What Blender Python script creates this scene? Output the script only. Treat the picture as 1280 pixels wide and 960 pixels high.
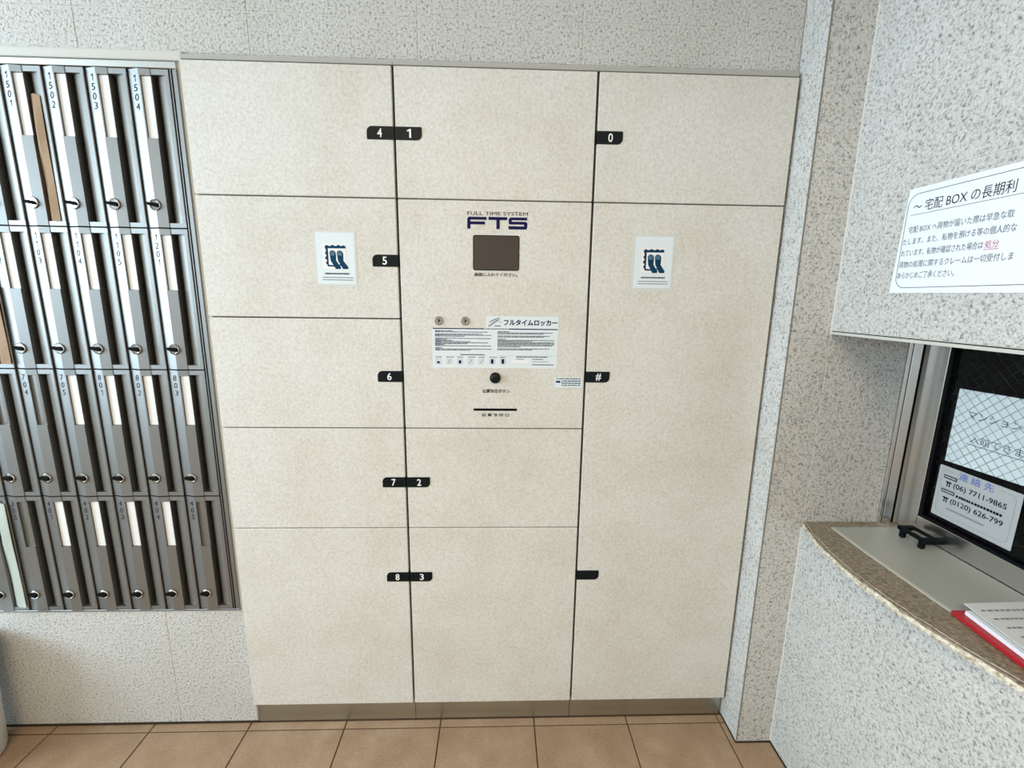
import bpy, bmesh, math, random
from mathutils import Vector, Matrix

random.seed(7)
scene = bpy.context.scene
col = scene.collection
for o in list(bpy.data.objects):
    bpy.data.objects.remove(o, do_unlink=True)

# ------------------------------------------------------------------ camera
F_PX, YAW, PITCH, ROLL = 551.57, -0.0321972, -0.1908591, 0.0130669
CAM = Vector((0.68629, -1.20122, 1.33633))
fw = Vector((-math.sin(YAW) * math.cos(PITCH), math.cos(YAW) * math.cos(PITCH), math.sin(PITCH)))
rt = Vector((math.cos(YAW), math.sin(YAW), 0))
up = rt.cross(fw)
r2 = math.cos(ROLL) * rt + math.sin(ROLL) * up
u2 = -math.sin(ROLL) * rt + math.cos(ROLL) * up
cd = bpy.data.cameras.new('camera')
cd.sensor_width = 36.0
cd.lens = F_PX / 1280 * 36.0
cd.clip_start = 0.02
cam = bpy.data.objects.new('camera', cd)
col.objects.link(cam)
M = Matrix((r2, u2, -fw)).transposed().to_4x4()
M.translation = CAM
cam.matrix_world = M
scene.camera = cam

# ------------------------------------------------------------------ world, lights, exposure
scene.view_settings.view_transform = 'Standard'
scene.view_settings.look = 'None'
scene.view_settings.gamma = 1
scene.view_settings.use_curve_mapping = False
scene.view_settings.exposure = 0.36
w = bpy.data.worlds.new('world')
scene.world = w
w.use_nodes = True
w.node_tree.nodes['Background'].inputs[0].default_value = (0.78, 0.88, 1.0, 1)
w.node_tree.nodes['Background'].inputs[1].default_value = 0.5


def area(name, loc, direction, sx, sy, power, color):
    l = bpy.data.lights.new(name, 'AREA')
    l.shape = 'RECTANGLE'
    l.size, l.size_y = sx, sy
    l.energy = power
    l.color = color
    o = bpy.data.objects.new(name, l)
    o.location = loc
    o.rotation_euler = Vector(direction).to_track_quat('-Z', 'Y').to_euler()
    col.objects.link(o)
    return o


# daylight entering through the glazed entrance in the left wall
DAY = area('entrance_daylight_left_offscreen', (-2.58, -1.35, 1.70), (1, 0, -0.02), 2.3, 1.35, 106, (0.645, 0.84, 1.0))

# ------------------------------------------------------------------ materials
def lin(c):
    c = c / 255.0
    return c / 12.92 if c <= 0.04045 else ((c + 0.055) / 1.055) ** 2.4


def srgb(r, g, b):
    return (lin(r), lin(g), lin(b), 1)


def mat(name, color, rough=0.5, metal=0.0, spec=0.5):
    m = bpy.data.materials.new(name)
    m.use_nodes = True
    b = m.node_tree.nodes['Principled BSDF']
    b.inputs['Base Color'].default_value = color
    b.inputs['Roughness'].default_value = rough
    b.inputs['Metallic'].default_value = metal
    b.inputs['Specular IOR Level'].default_value = spec
    return m


def nodes(m):
    nt = m.node_tree
    return nt, nt.nodes['Principled BSDF']


def pos_node(nt, scale=(1, 1, 1)):
    g = nt.nodes.new('ShaderNodeNewGeometry')
    mp = nt.nodes.new('ShaderNodeMapping')
    mp.inputs['Scale'].default_value = scale
    nt.links.new(g.outputs['Position'], mp.inputs['Vector'])
    return mp.outputs['Vector']


def noise(nt, vec, scale, detail=2, rough=0.5):
    n = nt.nodes.new('ShaderNodeTexNoise')
    n.inputs['Scale'].default_value = scale
    n.inputs['Detail'].default_value = detail
    n.inputs['Roughness'].default_value = rough
    nt.links.new(vec, n.inputs['Vector'])
    return n.outputs['Fac']


def ramp(nt, fac, stops):
    r = nt.nodes.new('ShaderNodeValToRGB')
    e = r.color_ramp.elements
    while len(e) < len(stops):
        e.new(0.5)
    for i, (p, c) in enumerate(stops):
        e[i].position = p
        e[i].color = c
    nt.links.new(fac, r.inputs['Fac'])
    return r.outputs['Color']


def mixc(nt, a, b, fac, mode='MULTIPLY'):
    x = nt.nodes.new('ShaderNodeMix')
    x.data_type = 'RGBA'
    x.blend_type = mode
    for s, v in ((0, fac), (6, a), (7, b)):
        if hasattr(v, 'is_linked'):
            nt.links.new(v, x.inputs[s])
        else:
            x.inputs[s].default_value = v
    return x.outputs[2]


def bump(nt, b, h, strength, dist):
    n = nt.nodes.new('ShaderNodeBump')
    n.inputs['Strength'].default_value = strength
    n.inputs['Distance'].default_value = dist
    nt.links.new(h, n.inputs['Height'])
    nt.links.new(n.outputs['Normal'], b.inputs['Normal'])


def granite(name, light, mid, dark, scale=165, strength=0.8):
    m = mat(name, light, 0.75, 0, 0.25)
    nt, b = nodes(m)
    v = pos_node(nt)
    n1 = noise(nt, v, scale, 3, 0.62)
    n2 = noise(nt, v, scale * 2.6, 2, 0.5)
    n3 = noise(nt, v, 3.2, 3, 0.6)
    c = ramp(nt, n1, [(0.31, dark), (0.395, mid), (0.49, light), (0.70, (min(1, light[0] * 1.1), min(1, light[1] * 1.1), min(1, light[2] * 1.1), 1))])
    c2 = ramp(nt, n2, [(0.36, (0.78, 0.77, 0.75, 1)), (0.55, (1, 1, 1, 1))])
    c3 = ramp(nt, n3, [(0.3, (0.90, 0.89, 0.87, 1)), (0.65, (1, 1, 1, 1))])
    c = mixc(nt, c, c2, 1.0)
    c = mixc(nt, c, c3, 1.0)
    nt.links.new(c, b.inputs['Base Color'])
    bump(nt, b, n1, strength, 0.004)
    return m


GRAN = granite('bush_hammered_granite', (0.645, 0.64, 0.615, 1), (0.46, 0.455, 0.435, 1), (0.24, 0.235, 0.225, 1))
GROUT = mat('pale_grout', (0.62, 0.60, 0.55, 1), 0.9)
m = mat('counter_granite', (0.36, 0.28, 0.18, 1), 0.4)
nt, b = nodes(m)
v = pos_node(nt)
c = ramp(nt, noise(nt, v, 150, 3, 0.65), [(0.3, (0.07, 0.055, 0.04, 1)), (0.45, (0.24, 0.19, 0.13, 1)), (0.6, (0.32, 0.26, 0.185, 1)), (0.72, (0.48, 0.42, 0.33, 1))])
nt.links.new(c, b.inputs['Base Color'])
COUNTER = m
m = mat('counter_edge_chipped', (0.66, 0.60, 0.48, 1), 0.8)
nt, b = nodes(m)
v = pos_node(nt)
n = noise(nt, v, 120, 3, 0.65)
nt.links.new(ramp(nt, n, [(0.32, (0.30, 0.24, 0.16, 1)), (0.5, (0.62, 0.55, 0.43, 1)), (0.65, (0.8, 0.76, 0.66, 1))]), b.inputs['Base Color'])
bump(nt, b, n, 0.7, 0.006)
EDGE = m

m = mat('speckled_beige_laminate', (0.66, 0.61, 0.53, 1), 0.45, 0, 0.35)
nt, b = nodes(m)
v = pos_node(nt)
c1 = ramp(nt, noise(nt, v, 140, 3, 0.7), [(0.3, (0.57, 0.55, 0.50, 1)), (0.5, (0.665, 0.65, 0.605, 1)), (0.68, (0.73, 0.72, 0.68, 1))])
c2 = ramp(nt, noise(nt, v, 5, 4, 0.6), [(0.33, (0.93, 0.91, 0.88, 1)), (0.6, (1, 1, 1, 1))])
nt.links.new(mixc(nt, c1, c2, 1.0), b.inputs['Base Color'])
LAM = m

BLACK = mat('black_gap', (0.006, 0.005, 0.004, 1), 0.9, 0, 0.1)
DARK = mat('dark_carcass', (0.05, 0.042, 0.036, 1), 0.8, 0, 0.1)
RAIL = mat('grey_top_rail', (0.40, 0.39, 0.36, 1), 0.5)
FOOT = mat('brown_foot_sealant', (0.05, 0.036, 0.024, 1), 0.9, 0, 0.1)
HANDLE = mat('green_black_plastic', (0.004, 0.008, 0.009, 1), 0.4, 0, 0.15)
WHITE_INK = mat('white_ink', (0.85, 0.85, 0.85, 1), 0.5)
BLACK_INK = mat('black_ink', (0.012, 0.012, 0.014, 1), 0.7, 0, 0.1)
GREY_INK = mat('grey_ink', (0.085, 0.105, 0.13, 1), 0.6, 0, 0.2)
PALE_INK = mat('pale_grey_ink', (0.22, 0.26, 0.30, 1), 0.6, 0, 0.2)
NAVY_INK = mat('navy_ink', srgb(14, 16, 72), 0.6, 0, 0.15)
TEAL_INK = mat('teal_ink', srgb(4, 56, 88), 0.6, 0, 0.15)
TEAL_GREY = mat('teal_grey_ink', srgb(70, 108, 128), 0.45)
RED_INK = mat('pink_red_ink', srgb(190, 70, 120), 0.5)
BLUE_INK = mat('periwinkle_ink', srgb(95, 110, 185), 0.5)
LABEL = mat('pale_blue_label', (0.70, 0.77, 0.80, 1), 0.4)
LABEL_RIM = mat('clear_film_rim', (0.62, 0.64, 0.62, 1), 0.3)
WHITE = mat('white_card', (0.80, 0.80, 0.78, 1), 0.5)
PAPER = mat('white_paper', (0.80, 0.83, 0.87, 1), 0.6)
PAPER_IN = mat('office_paper', (0.86, 0.88, 0.88, 1), 0.6)
STICKER = mat('grey_sticker', (0.44, 0.45, 0.45, 1), 0.5)
SCREEN = mat('screen_glass', (0.050, 0.038, 0.030, 1), 0.10, 0, 0.5)
CHROME = mat('chrome', (0.75, 0.76, 0.76, 1), 0.12, 1)
KEYSTEEL = mat('keyhole_steel', (0.42, 0.40, 0.37, 1), 0.25, 1)
RED = mat('red_folder_card', srgb(178, 22, 32), 0.45)
KRAFT = mat('kraft_paper', (0.30, 0.19, 0.10, 1), 0.75)
FLYER = mat('pale_green_flyer', (0.44, 0.48, 0.42, 1), 0.35)
BIN = mat('white_bin_plastic', (0.62, 0.64, 0.62, 1), 0.4)
MAT_SHEET = mat('clear_vinyl_sheet', (0.40, 0.40, 0.35, 1), 0.35)
MAT_EDGE = mat('vinyl_edge', (0.56, 0.55, 0.47, 1), 0.4)
RUBBER = mat('black_rubber', (0.004, 0.005, 0.006, 1), 0.5, 0, 0.1)
CEIL = mat('ceiling_paint', (0.70, 0.69, 0.66, 1), 0.9)
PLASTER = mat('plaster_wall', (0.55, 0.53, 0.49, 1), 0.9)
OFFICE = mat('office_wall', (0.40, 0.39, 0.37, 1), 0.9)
TRIM = mat('cream_trim', (0.56, 0.55, 0.50, 1), 0.5)
WIRE = mat('glass_wire', (0.02, 0.035, 0.045, 1), 0.8, 0.0, 0.05)


def steel(name, base, rough, stretch):
    m = mat(name, base, rough, 1.0)
    nt, b = nodes(m)
    v = pos_node(nt, stretch)
    n = noise(nt, v, 1.0, 3, 0.6)
    c = ramp(nt, n, [(0.3, tuple(x * 0.96 for x in base[:3]) + (1,)), (0.7, base)])
    nt.links.new(c, b.inputs['Base Color'])
    mr = nt.nodes.new('ShaderNodeMapRange')
    mr.inputs['To Min'].default_value = rough * 0.95
    mr.inputs['To Max'].default_value = rough * 1.06
    nt.links.new(n, mr.inputs['Value'])
    nt.links.new(mr.outputs['Result'], b.inputs['Roughness'])
    return m


STEEL = steel('brushed_steel', (0.30, 0.30, 0.29, 1), 0.48, (700, 700, 12))
STEEL_H = steel('brushed_steel_band', (0.60, 0.59, 0.55, 1), 0.28, (12, 700, 700))
KICK = steel('kick_plate_steel', (0.50, 0.50, 0.45, 1), 0.36, (12, 500, 500))
SASH = steel('sash_steel', (0.72, 0.73, 0.73, 1), 0.24, (700, 700, 10))
GUIDE = mat('slot_guide_steel', (0.21, 0.20, 0.175, 1), 0.45, 0.5)

m = mat('wired_pane', (0.9, 1, 1, 1), 0.02)
nt, b = nodes(m)
b.inputs['Transmission Weight'].default_value = 1.0
b.inputs['IOR'].default_value = 1.12
b.inputs['Base Color'].default_value = (0.97, 1.0, 1.0, 1)
GLASS = m

# floor tiles
def tile_mat(name, brick):
    m = mat(name, (0.40, 0.27, 0.17, 1), 0.42, 0, 0.4)
    nt, b = nodes(m)
    v = pos_node(nt)
    c1 = ramp(nt, noise(nt, v, 9, 4, 0.6), [(0.3, (0.30, 0.195, 0.115, 1)), (0.55, (0.36, 0.24, 0.15, 1)), (0.75, (0.42, 0.30, 0.20, 1))])
    c2 = ramp(nt, noise(nt, v, 160, 2, 0.5), [(0.35, (0.86, 0.85, 0.84, 1)), (0.6, (1, 1, 1, 1))])
    c = mixc(nt, c1, c2, 1.0)
    if brick:
        mp = nt.nodes.new('ShaderNodeMapping')
        mp.inputs['Location'].default_value = (0.69, 0.0284, 0)
        nt.links.new(v, mp.inputs['Vector'])
        t = nt.nodes.new('ShaderNodeTexBrick')
        t.offset = 0
        t.inputs['Scale'].default_value = 1
        t.inputs['Brick Width'].default_value = 0.3
        t.inputs['Row Height'].default_value = 0.3
        t.inputs['Mortar Size'].default_value = 0.002
        t.inputs['Color1'].default_value = (1, 1, 1, 1)
        t.inputs['Color2'].default_value = (1, 1, 1, 1)
        t.inputs['Mortar'].default_value = (0.2, 0.18, 0.15, 1)
        nt.links.new(mp.outputs['Vector'], t.inputs['Vector'])
        c = mixc(nt, c, t.outputs['Color'], 1.0)
    nt.links.new(c, b.inputs['Base Color'])
    return m


FTILE = tile_mat('terracotta_tile', False)
FTILE_FAR = tile_mat('terracotta_tile_far', True)
FGROUT = mat('dark_floor_grout', (0.10, 0.06, 0.03, 1), 0.9)

# ------------------------------------------------------------------ mesh helpers
ORG = {}


class MB:
    def __init__(self):
        self.v, self.f, self.mi = [], [], []

    def add(self, vs, fs, mi=0):
        n = len(self.v)
        self.v += [tuple(p) for p in vs]
        self.f += [tuple(i + n for i in f) for f in fs]
        self.mi += [mi] * len(fs)
        return self

    def box(self, x0, x1, y0, y1, z0, z1, mi=0):
        vs = [(x, y, z) for x in (x0, x1) for y in (y0, y1) for z in (z0, z1)]
        return self.add(vs, [(0, 1, 3, 2), (4, 6, 7, 5), (0, 4, 5, 1), (2, 3, 7, 6), (0, 2, 6, 4), (1, 5, 7, 3)], mi)

    def bevbox(self, x0, x1, y0, y1, z0, z1, bv, mi=0, seg=1):
        bm = bmesh.new()
        bmesh.ops.create_cube(bm, size=1)
        for p in bm.verts:
            p.co = Vector((x0 + (p.co.x + .5) * (x1 - x0), y0 + (p.co.y + .5) * (y1 - y0), z0 + (p.co.z + .5) * (z1 - z0)))
        bmesh.ops.bevel(bm, geom=bm.edges[:], offset=bv, segments=seg, affect='EDGES', profile=0.5)
        bm.verts.index_update()
        self.add([p.co[:] for p in bm.verts], [[q.index for q in f.verts] for f in bm.faces], mi)
        bm.free()
        return self

    def prism(self, poly, frame, d0, d1, mi=0):
        """poly (a,b) in a frame (origin,e1,e2); extruded along n from d0 to d1 (n = e1 x e2)."""
        o, e1, e2 = (Vector(t) for t in frame)
        n = e1.cross(e2)
        k = len(poly)
        vs = [o + e1 * a + e2 * b_ + n * d0 for a, b_ in poly] + [o + e1 * a + e2 * b_ + n * d1 for a, b_ in poly]
        fs = [tuple(range(k - 1, -1, -1)), tuple(range(k, 2 * k))]
        fs += [(i, (i + 1) % k, k + (i + 1) % k, k + i) for i in range(k)]
        return self.add([p[:] for p in vs], fs, mi)

    def flat(self, poly, frame, d, mi=0):
        o, e1, e2 = (Vector(t) for t in frame)
        n = e1.cross(e2)
        return self.add([(o + e1 * a + e2 * b_ + n * d)[:] for a, b_ in poly], [tuple(range(len(poly)))], mi)

    def tube(self, pts, r, k=6, mi=0):
        pts = [Vector(p) for p in pts]
        vs, fs = [], []
        for i, p in enumerate(pts):
            t = (pts[min(i + 1, len(pts) - 1)] - pts[max(i - 1, 0)]).normalized()
            a = t.orthogonal().normalized() if i == 0 else (a - t * a.dot(t)).normalized()
            c = t.cross(a)
            vs += [(p + (a * math.cos(2 * math.pi * j / k) + c * math.sin(2 * math.pi * j / k)) * r)[:] for j in range(k)]
        for i in range(len(pts) - 1):
            fs += [(i * k + j, i * k + (j + 1) % k, (i + 1) * k + (j + 1) % k, (i + 1) * k + j) for j in range(k)]
        fs += [tuple(range(k - 1, -1, -1)), tuple(range((len(pts) - 1) * k, len(pts) * k))]
        return self.add(vs, fs, mi)

    def lathe(self, prof, frame, k=24, mi=0):
        """prof = [(r, h)...] round n of frame."""
        o, e1, e2 = (Vector(t) for t in frame)
        n = e1.cross(e2)
        vs, fs = [], []
        for r, h in prof:
            vs += [(o + n * h + (e1 * math.cos(2 * math.pi * j / k) + e2 * math.sin(2 * math.pi * j / k)) * r)[:] for j in range(k)]
        for i in range(len(prof) - 1):
            fs += [(i * k + j, i * k + (j + 1) % k, (i + 1) * k + (j + 1) % k, (i + 1) * k + j) for j in range(k)]
        fs += [tuple(range(k - 1, -1, -1)), tuple(range((len(prof) - 1) * k, len(prof) * k))]
        return self.add(vs, fs, mi)

    def mesh(self, name, mats, off=(0, 0, 0), smooth=False):
        me = bpy.data.meshes.new(name)
        ox, oy, oz = off
        me.from_pydata([(x - ox, y - oy, z - oz) for x, y, z in self.v], [], self.f)
        for mm in (mats if isinstance(mats, (list, tuple)) else [mats]):
            me.materials.append(mm)
        me.polygons.foreach_set('material_index', self.mi)
        if smooth:
            me.polygons.foreach_set('use_smooth', [True] * len(me.polygons))
        me.update()
        return me

    def build(self, name, mats, parent=None, smooth=False, at=None):
        """Verts are world coordinates; the object's origin is at (or the middle of its base)."""
        if at is None:
            xs, ys, zs = zip(*self.v)
            at = ((min(xs) + max(xs)) / 2, (min(ys) + max(ys)) / 2, min(zs))
        return put(name, self.mesh(name, mats, at, smooth), at, parent)


def put(name, me, at, parent=None):
    o = bpy.data.objects.new(name, me)
    col.objects.link(o)
    a = Vector(at)
    if parent is not None:
        o.parent = parent
        o.location = a - ORG[parent.name]
    else:
        o.location = a
    ORG[o.name] = a
    return o


def thing(name, at, label, cat, group=None):
    return tag(put(name, None, at), label, cat, group)


def tag(o, label, cat, group=None):
    o['label'] = label
    o['category'] = cat
    if group:
        o['group'] = group
    return o


def struct(o, label=None):
    o['kind'] = 'structure'
    if label:
        o['label'] = label
    return o


def text_geo(s, fat=0.0, res=3, spacing=1.0):
    cu = bpy.data.curves.new('lettering', 'FONT')
    cu.body = s
    cu.size = 1
    cu.resolution_u = res
    cu.offset = fat
    cu.space_character = spacing
    cu.fill_mode = 'FRONT'
    o = bpy.data.objects.new('lettering', cu)
    col.objects.link(o)
    bpy.context.view_layer.update()
    dg = bpy.context.evaluated_depsgraph_get()
    me = bpy.data.meshes.new_from_object(o.evaluated_get(dg), depsgraph=dg)
    vs = [p.co[:] for p in me.vertices]
    fs = [tuple(p.vertices) for p in me.polygons]
    bpy.data.meshes.remove(me)
    bpy.data.objects.remove(o, do_unlink=True)
    bpy.data.curves.remove(cu)
    return vs, fs


def add_text(mb, s, frame, x0, x1, y0, y1, d, mi=0, fat=0.0, shear=0.0, keep=False, res=3, spacing=1.0):
    """Fit the string into the rectangle x0..x1, y0..y1 of the frame (keep: keep aspect, left aligned)."""
    if s == '1':
        o, e1, e2 = (Vector(t) for t in frame)
        st = (x1 - x0) * (0.46 if fat > 0 else 0.26)
        hh = y1 - y0
        for ps in ([(x1 - st, y0), (x1, y0), (x1, y1), (x1 - st, y1)], [(x0, y1 - hh * 0.30), (x1 - st, y1 - hh * 0.26), (x1 - st, y1), (x1 - st * 1.3, y1 - hh * 0.08), (x0, y1 - hh * 0.14)]):
            mb.flat([(a + shear * (b_ - y0), b_) for a, b_ in ps], frame, d, mi)
        return mb
    vs, fs = text_geo(s, fat, res, spacing)
    if not vs:
        return mb
    ax, bx = min(p[0] for p in vs), max(p[0] for p in vs)
    ay, by = min(p[1] for p in vs), max(p[1] for p in vs)
    sy = (y1 - y0) / (by - ay)
    sx = sy if keep else (x1 - x0) / (bx - ax)
    o, e1, e2 = (Vector(t) for t in frame)
    n = e1.cross(e2)
    out = []
    for x, y, z in vs:
        yy = (y - ay) * sy
        xx = x0 + (x - ax) * sx + shear * yy
        out.append((o + e1 * xx + e2 * (y0 + yy) + n * d)[:])
    return mb.add(out, fs, mi)


def dashes(mb, frame, x0, x1, y, h, d, mi=0, gap=0.25, lo=0.004, hi=0.02):
    """A line of print too small to read: short strokes."""
    x = x0
    while x < x1:
        l = min(random.uniform(lo, hi), x1 - x)
        mb.flat([(x, y), (x + l, y), (x + l, y + h), (x, y + h)], frame, d, mi)
        x += l + random.uniform(0.4, 1.2) * gap * lo
    return mb


def rrect(x0, x1, y0, y1, r, k=5, corners=(1, 1, 1, 1)):
    """corners: bottom-left, bottom-right, top-right, top-left radii factors."""
    out = []
    for (cx, cy, a0, q) in ((x0, y0, 180, corners[0]), (x1, y0, 270, corners[1]), (x1, y1, 0, corners[2]), (x0, y1, 90, corners[3])):
        rr = r * q
        if rr <= 0:
            out.append((cx, cy))
            continue
        mx = cx + (rr if cx == x0 else -rr)
        my = cy + (rr if cy == y0 else -rr)
        for j in range(k + 1):
            a = math.radians(a0 + 90 * j / k)
            out.append((mx + rr * math.cos(a), my + rr * math.sin(a)))
    return out


def outline(mb, frame, x0, x1, y0, y1, r, t, d, mi=0, k=6):
    a = rrect(x0, x1, y0, y1, r, k)
    b_ = rrect(x0 + t, x1 - t, y0 + t, y1 - t, max(r - t, 1e-4), k)
    n = len(a)
    for i in range(n):
        mb.flat([a[i], a[(i + 1) % n], b_[(i + 1) % n], b_[i]], frame, d, mi)
    return mb


def front(y):          # faces the camera (-Y): a = X, b = Z
    return ((0, y, 0), (1, 0, 0), (0, 0, 1))


def side(x):           # faces left (-X): a = -Y, b = Z
    return ((x, 0, 0), (0, -1, 0), (0, 0, 1))


# ------------------------------------------------------------------ the setting
XS = 1.427             # the niche's right return
YP = -0.095            # face of the pillar
XR = 1.535             # face of the right wall
ZC, ZB = 0.738, 1.258  # counter top, underside of the wall above the window
ROOM_Y, ROOM_X, ROOM_Z = -3.6, -2.6, 2.5

fl = MB().box(ROOM_X, 1.9, ROOM_Y, 0.45, -0.05, -0.0025)
floor = struct(fl.build('floor', FGROUT), 'brown square ceramic floor tiles with dark joints')
txs = [-0.69 + 0.3 * i for i in range(-3, 8)]
tys = [0.0, -0.0284] + [-0.0284 - 0.3 * i for i in range(1, 4)]
share = {}
for i in range(len(txs)):
    for j in range(len(tys) - 1):
        x0 = txs[i]
        x1 = min(txs[i] + 0.3, XR)
        y0, y1 = tys[j + 1], tys[j]
        x1s = x1
        if x1 - x0 < 0.02:
            continue
        key = (round(x1s - x0, 3), round(y1 - y0, 3))
        if key not in share:
            share[key] = MB().bevbox(-(x1s - x0) / 2 + .0021, (x1s - x0) / 2 - .0021, -(y1 - y0) / 2 + .0021, (y1 - y0) / 2 - .0021, -0.012, 0, 0.0008).mesh('floor_tile', FTILE)
        put('floor_tile', share[key], ((x0 + x1s) / 2, (y0 + y1) / 2, 0), floor)
far = MB().box(ROOM_X, XR, ROOM_Y, tys[-1], -0.02, 0).box(ROOM_X, txs[0], tys[-1], 0, -0.02, 0)
far.build('far_tiles', FTILE_FAR, floor)['kind'] = 'stuff'

ceiling = struct(MB().box(ROOM_X - .1, 3.2, ROOM_Y - .1, 0.5, ROOM_Z, ROOM_Z + 0.08).build('ceiling', CEIL))

# locker wall (back) with the openings for letterboxes and lockers
MX0, MX1, MZ0, MZ1 = -0.80, -0.0845, 0.405, 1.878
LX = [-0.066, 0.4292, 0.9243, 1.4195]
LZ0, LU = 0.084, 0.2991
LTOP = LZ0 + 6 * LU
Yc = 0.0012
wb = MB()
wb.box(ROOM_X, XS, Yc, 0.12, LTOP + 0.012, ROOM_Z)              # above
wb.box(ROOM_X, MX0, Yc, 0.12, 0, LTOP + 0.012)                   # left of the letterboxes
wb.box(MX0, LX[0] - 0.004, Yc, 0.12, 0, MZ0)                      # below the letterboxes
wb.box(MX0, LX[0] - 0.004, 0.075, 0.12, MZ0, LTOP + 0.012)        # behind the letterboxes
wb.box(MX1, LX[0] - 0.004, Yc, 0.12, MZ0, LTOP + 0.012)
wb.box(LX[0] - 0.004, XS, 0.40, 0.45, 0, LTOP + 0.012)            # back of the locker niche
wall_back = struct(wb.build('wall_back', GROUT), 'speckled rough granite tile wall round the lockers')
P = 0.398
J = 0.0011


def tiles_front(parent, xs, zs, y, keep=None, mt=None):
    for i in range(len(xs) - 1):
        for k in range(len(zs) - 1):
            x0, x1, z0, z1 = xs[i], xs[i + 1], zs[k], zs[k + 1]
            if keep and not keep(x0, x1, z0, z1):
                continue
            key = ('f', round(x1 - x0, 4), round(z1 - z0, 4), mt)
            if key not in share:
                a, h = (x1 - x0) / 2, z1 - z0
                share[key] = MB().bevbox(-a + J, a - J, 0, 0.01, J, h - J, 0.0008).mesh('wall_tile', mt or GRAN)
            put('wall_tile', share[key], ((x0 + x1) / 2, y, z0), parent)


def tiles_side(parent, ys, zs, x):
    for i in range(len(ys) - 1):
        for k in range(len(zs) - 1):
            y1, y0, z0, z1 = ys[i], ys[i + 1], zs[k], zs[k + 1]
            key = ('s', round(y1 - y0, 4), round(z1 - z0, 4))
            if key not in share:
                a, h = (y1 - y0) / 2, z1 - z0
                share[key] = MB().bevbox(0, 0.01, -a + J, a - J, J, h - J, 0.0008).mesh('wall_tile', GRAN)
            put('wall_tile', share[key], (x, (y0 + y1) / 2, z0), parent)


zj = [P * k for k in range(1, 6)]
xj = [-0.308 + P * k for k in range(-2, 5)]
tiles_front(wall_back, [ROOM_X, -1.9, -1.502] + xj[0:] + [XS], [LTOP + 0.020, zj[4], 2.388, ROOM_Z], 0.0)
LEFTX = [ROOM_X, -1.9, -1.502, xj[0], MX0]
tiles_front(wall_back, LEFTX, [0.0045, MZ0 - 0.001], 0.0)
tiles_front(wall_back, LEFTX, [MZ0 - 0.001] + zj[1:4] + [LTOP + 0.020], 0.0)
tiles_front(wall_back, [MX0, -0.308, LX[0] - 0.004], [0.0045, MZ0 - 0.001], 0.0)
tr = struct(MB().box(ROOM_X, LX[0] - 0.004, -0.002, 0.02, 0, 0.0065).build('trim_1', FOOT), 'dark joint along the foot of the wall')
tr = struct(MB().bevbox(MX0 - 0.02, LX[0] + 0.0, -0.007, 0.01, MZ1 + 0.002, MZ1 + 0.024, 0.004, seg=2).build('trim_2', TRIM), 'smooth cream strip above the letterboxes')

# pillar: return of the niche and the face towards the camera, which runs on behind the window opening
pw = MB()
pw.box(XS + Yc, XR, YP + Yc, 0.45, 0, ROOM_Z)
pw.box(XR, 1.86, YP + Yc, 0.45, ZC - 0.03, ZB + 0.01)
wall_pillar = struct(pw.build('wall_pillar', GROUT), 'grey granite return wall beside the lockers')
zp = [0.0045] + zj + [ROOM_Z]
tiles_front(wall_pillar, [XS + 0.002, XR - 0.0005], zp, YP)
tiles_front(wall_pillar, [XR - 0.0005, 1.743], [ZC, zj[2], ZB + 0.01], YP)
tiles_side(wall_pillar, [0.0, YP + 0.0005], zp, XS)
struct(MB().box(XS + 0.0005, XS + 0.0030, YP - 0.0008, YP + 0.006, 0.008, ROOM_Z).build('trim_3', mat('dark_sealant', (0.20, 0.185, 0.16, 1), 0.9), None))
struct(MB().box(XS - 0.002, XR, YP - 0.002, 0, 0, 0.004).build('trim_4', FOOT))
struct(MB().box(XR - 0.0022, XR + 0.001, YP - 0.0022, YP + 0.001, 0.008, ZC - 0.016).box(XR - 0.0022, XR + 0.001, YP - 0.0022, YP + 0.001, ZB, ROOM_Z).build('trim_8', mat('pale_corner_sealant', (0.74, 0.74, 0.70, 1), 0.7)))

# right wall, below the counter, above the window, and on behind the camera
YE = -0.84
wr = MB()
wr.box(XR + Yc, 1.80, YE, YP, 0, ZC - 0.016)
wr.box(XR + Yc, 1.86, YE, YP + 0.02, ZB, ROOM_Z)
wr.box(XR + Yc, 1.86, ROOM_Y, YE, 0, ROOM_Z)
wall_right = struct(wr.build('wall_right', GROUT), 'pale speckled granite wall with the reception window')
ys = [YP, -0.380, -0.380 - P, YE]
tiles_side(wall_right, [YP, -0.380, -0.778, YE], [0.0045, zj[0], ZC - 0.0165], XR)
tiles_side(wall_right, [YP, -0.380, -0.778, YE], [ZB + 0.0085, zj[3], zj[4], 2.388, ROOM_Z], XR)
tiles_side(wall_right, [YE] + [-0.778 - P * k for k in range(1, 8)], [0.0045] + zj + [2.388, ROOM_Z], XR)
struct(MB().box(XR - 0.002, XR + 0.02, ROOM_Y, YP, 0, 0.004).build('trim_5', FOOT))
struct(MB().box(XR - 0.001, XR + 0.012, YE, YP - 0.002, ZB, ZB + 0.0065).build('trim_6', TRIM), 'thin pale strip under the wall above the window')
struct(MB().box(XR + 0.0008, XR + 0.012, YE, YP - 0.001, ZB + 0.0065, ZB + 0.0085).build('trim_7', BLACK))  # black strip painted in for the shade of the open joint above trim_6

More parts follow.
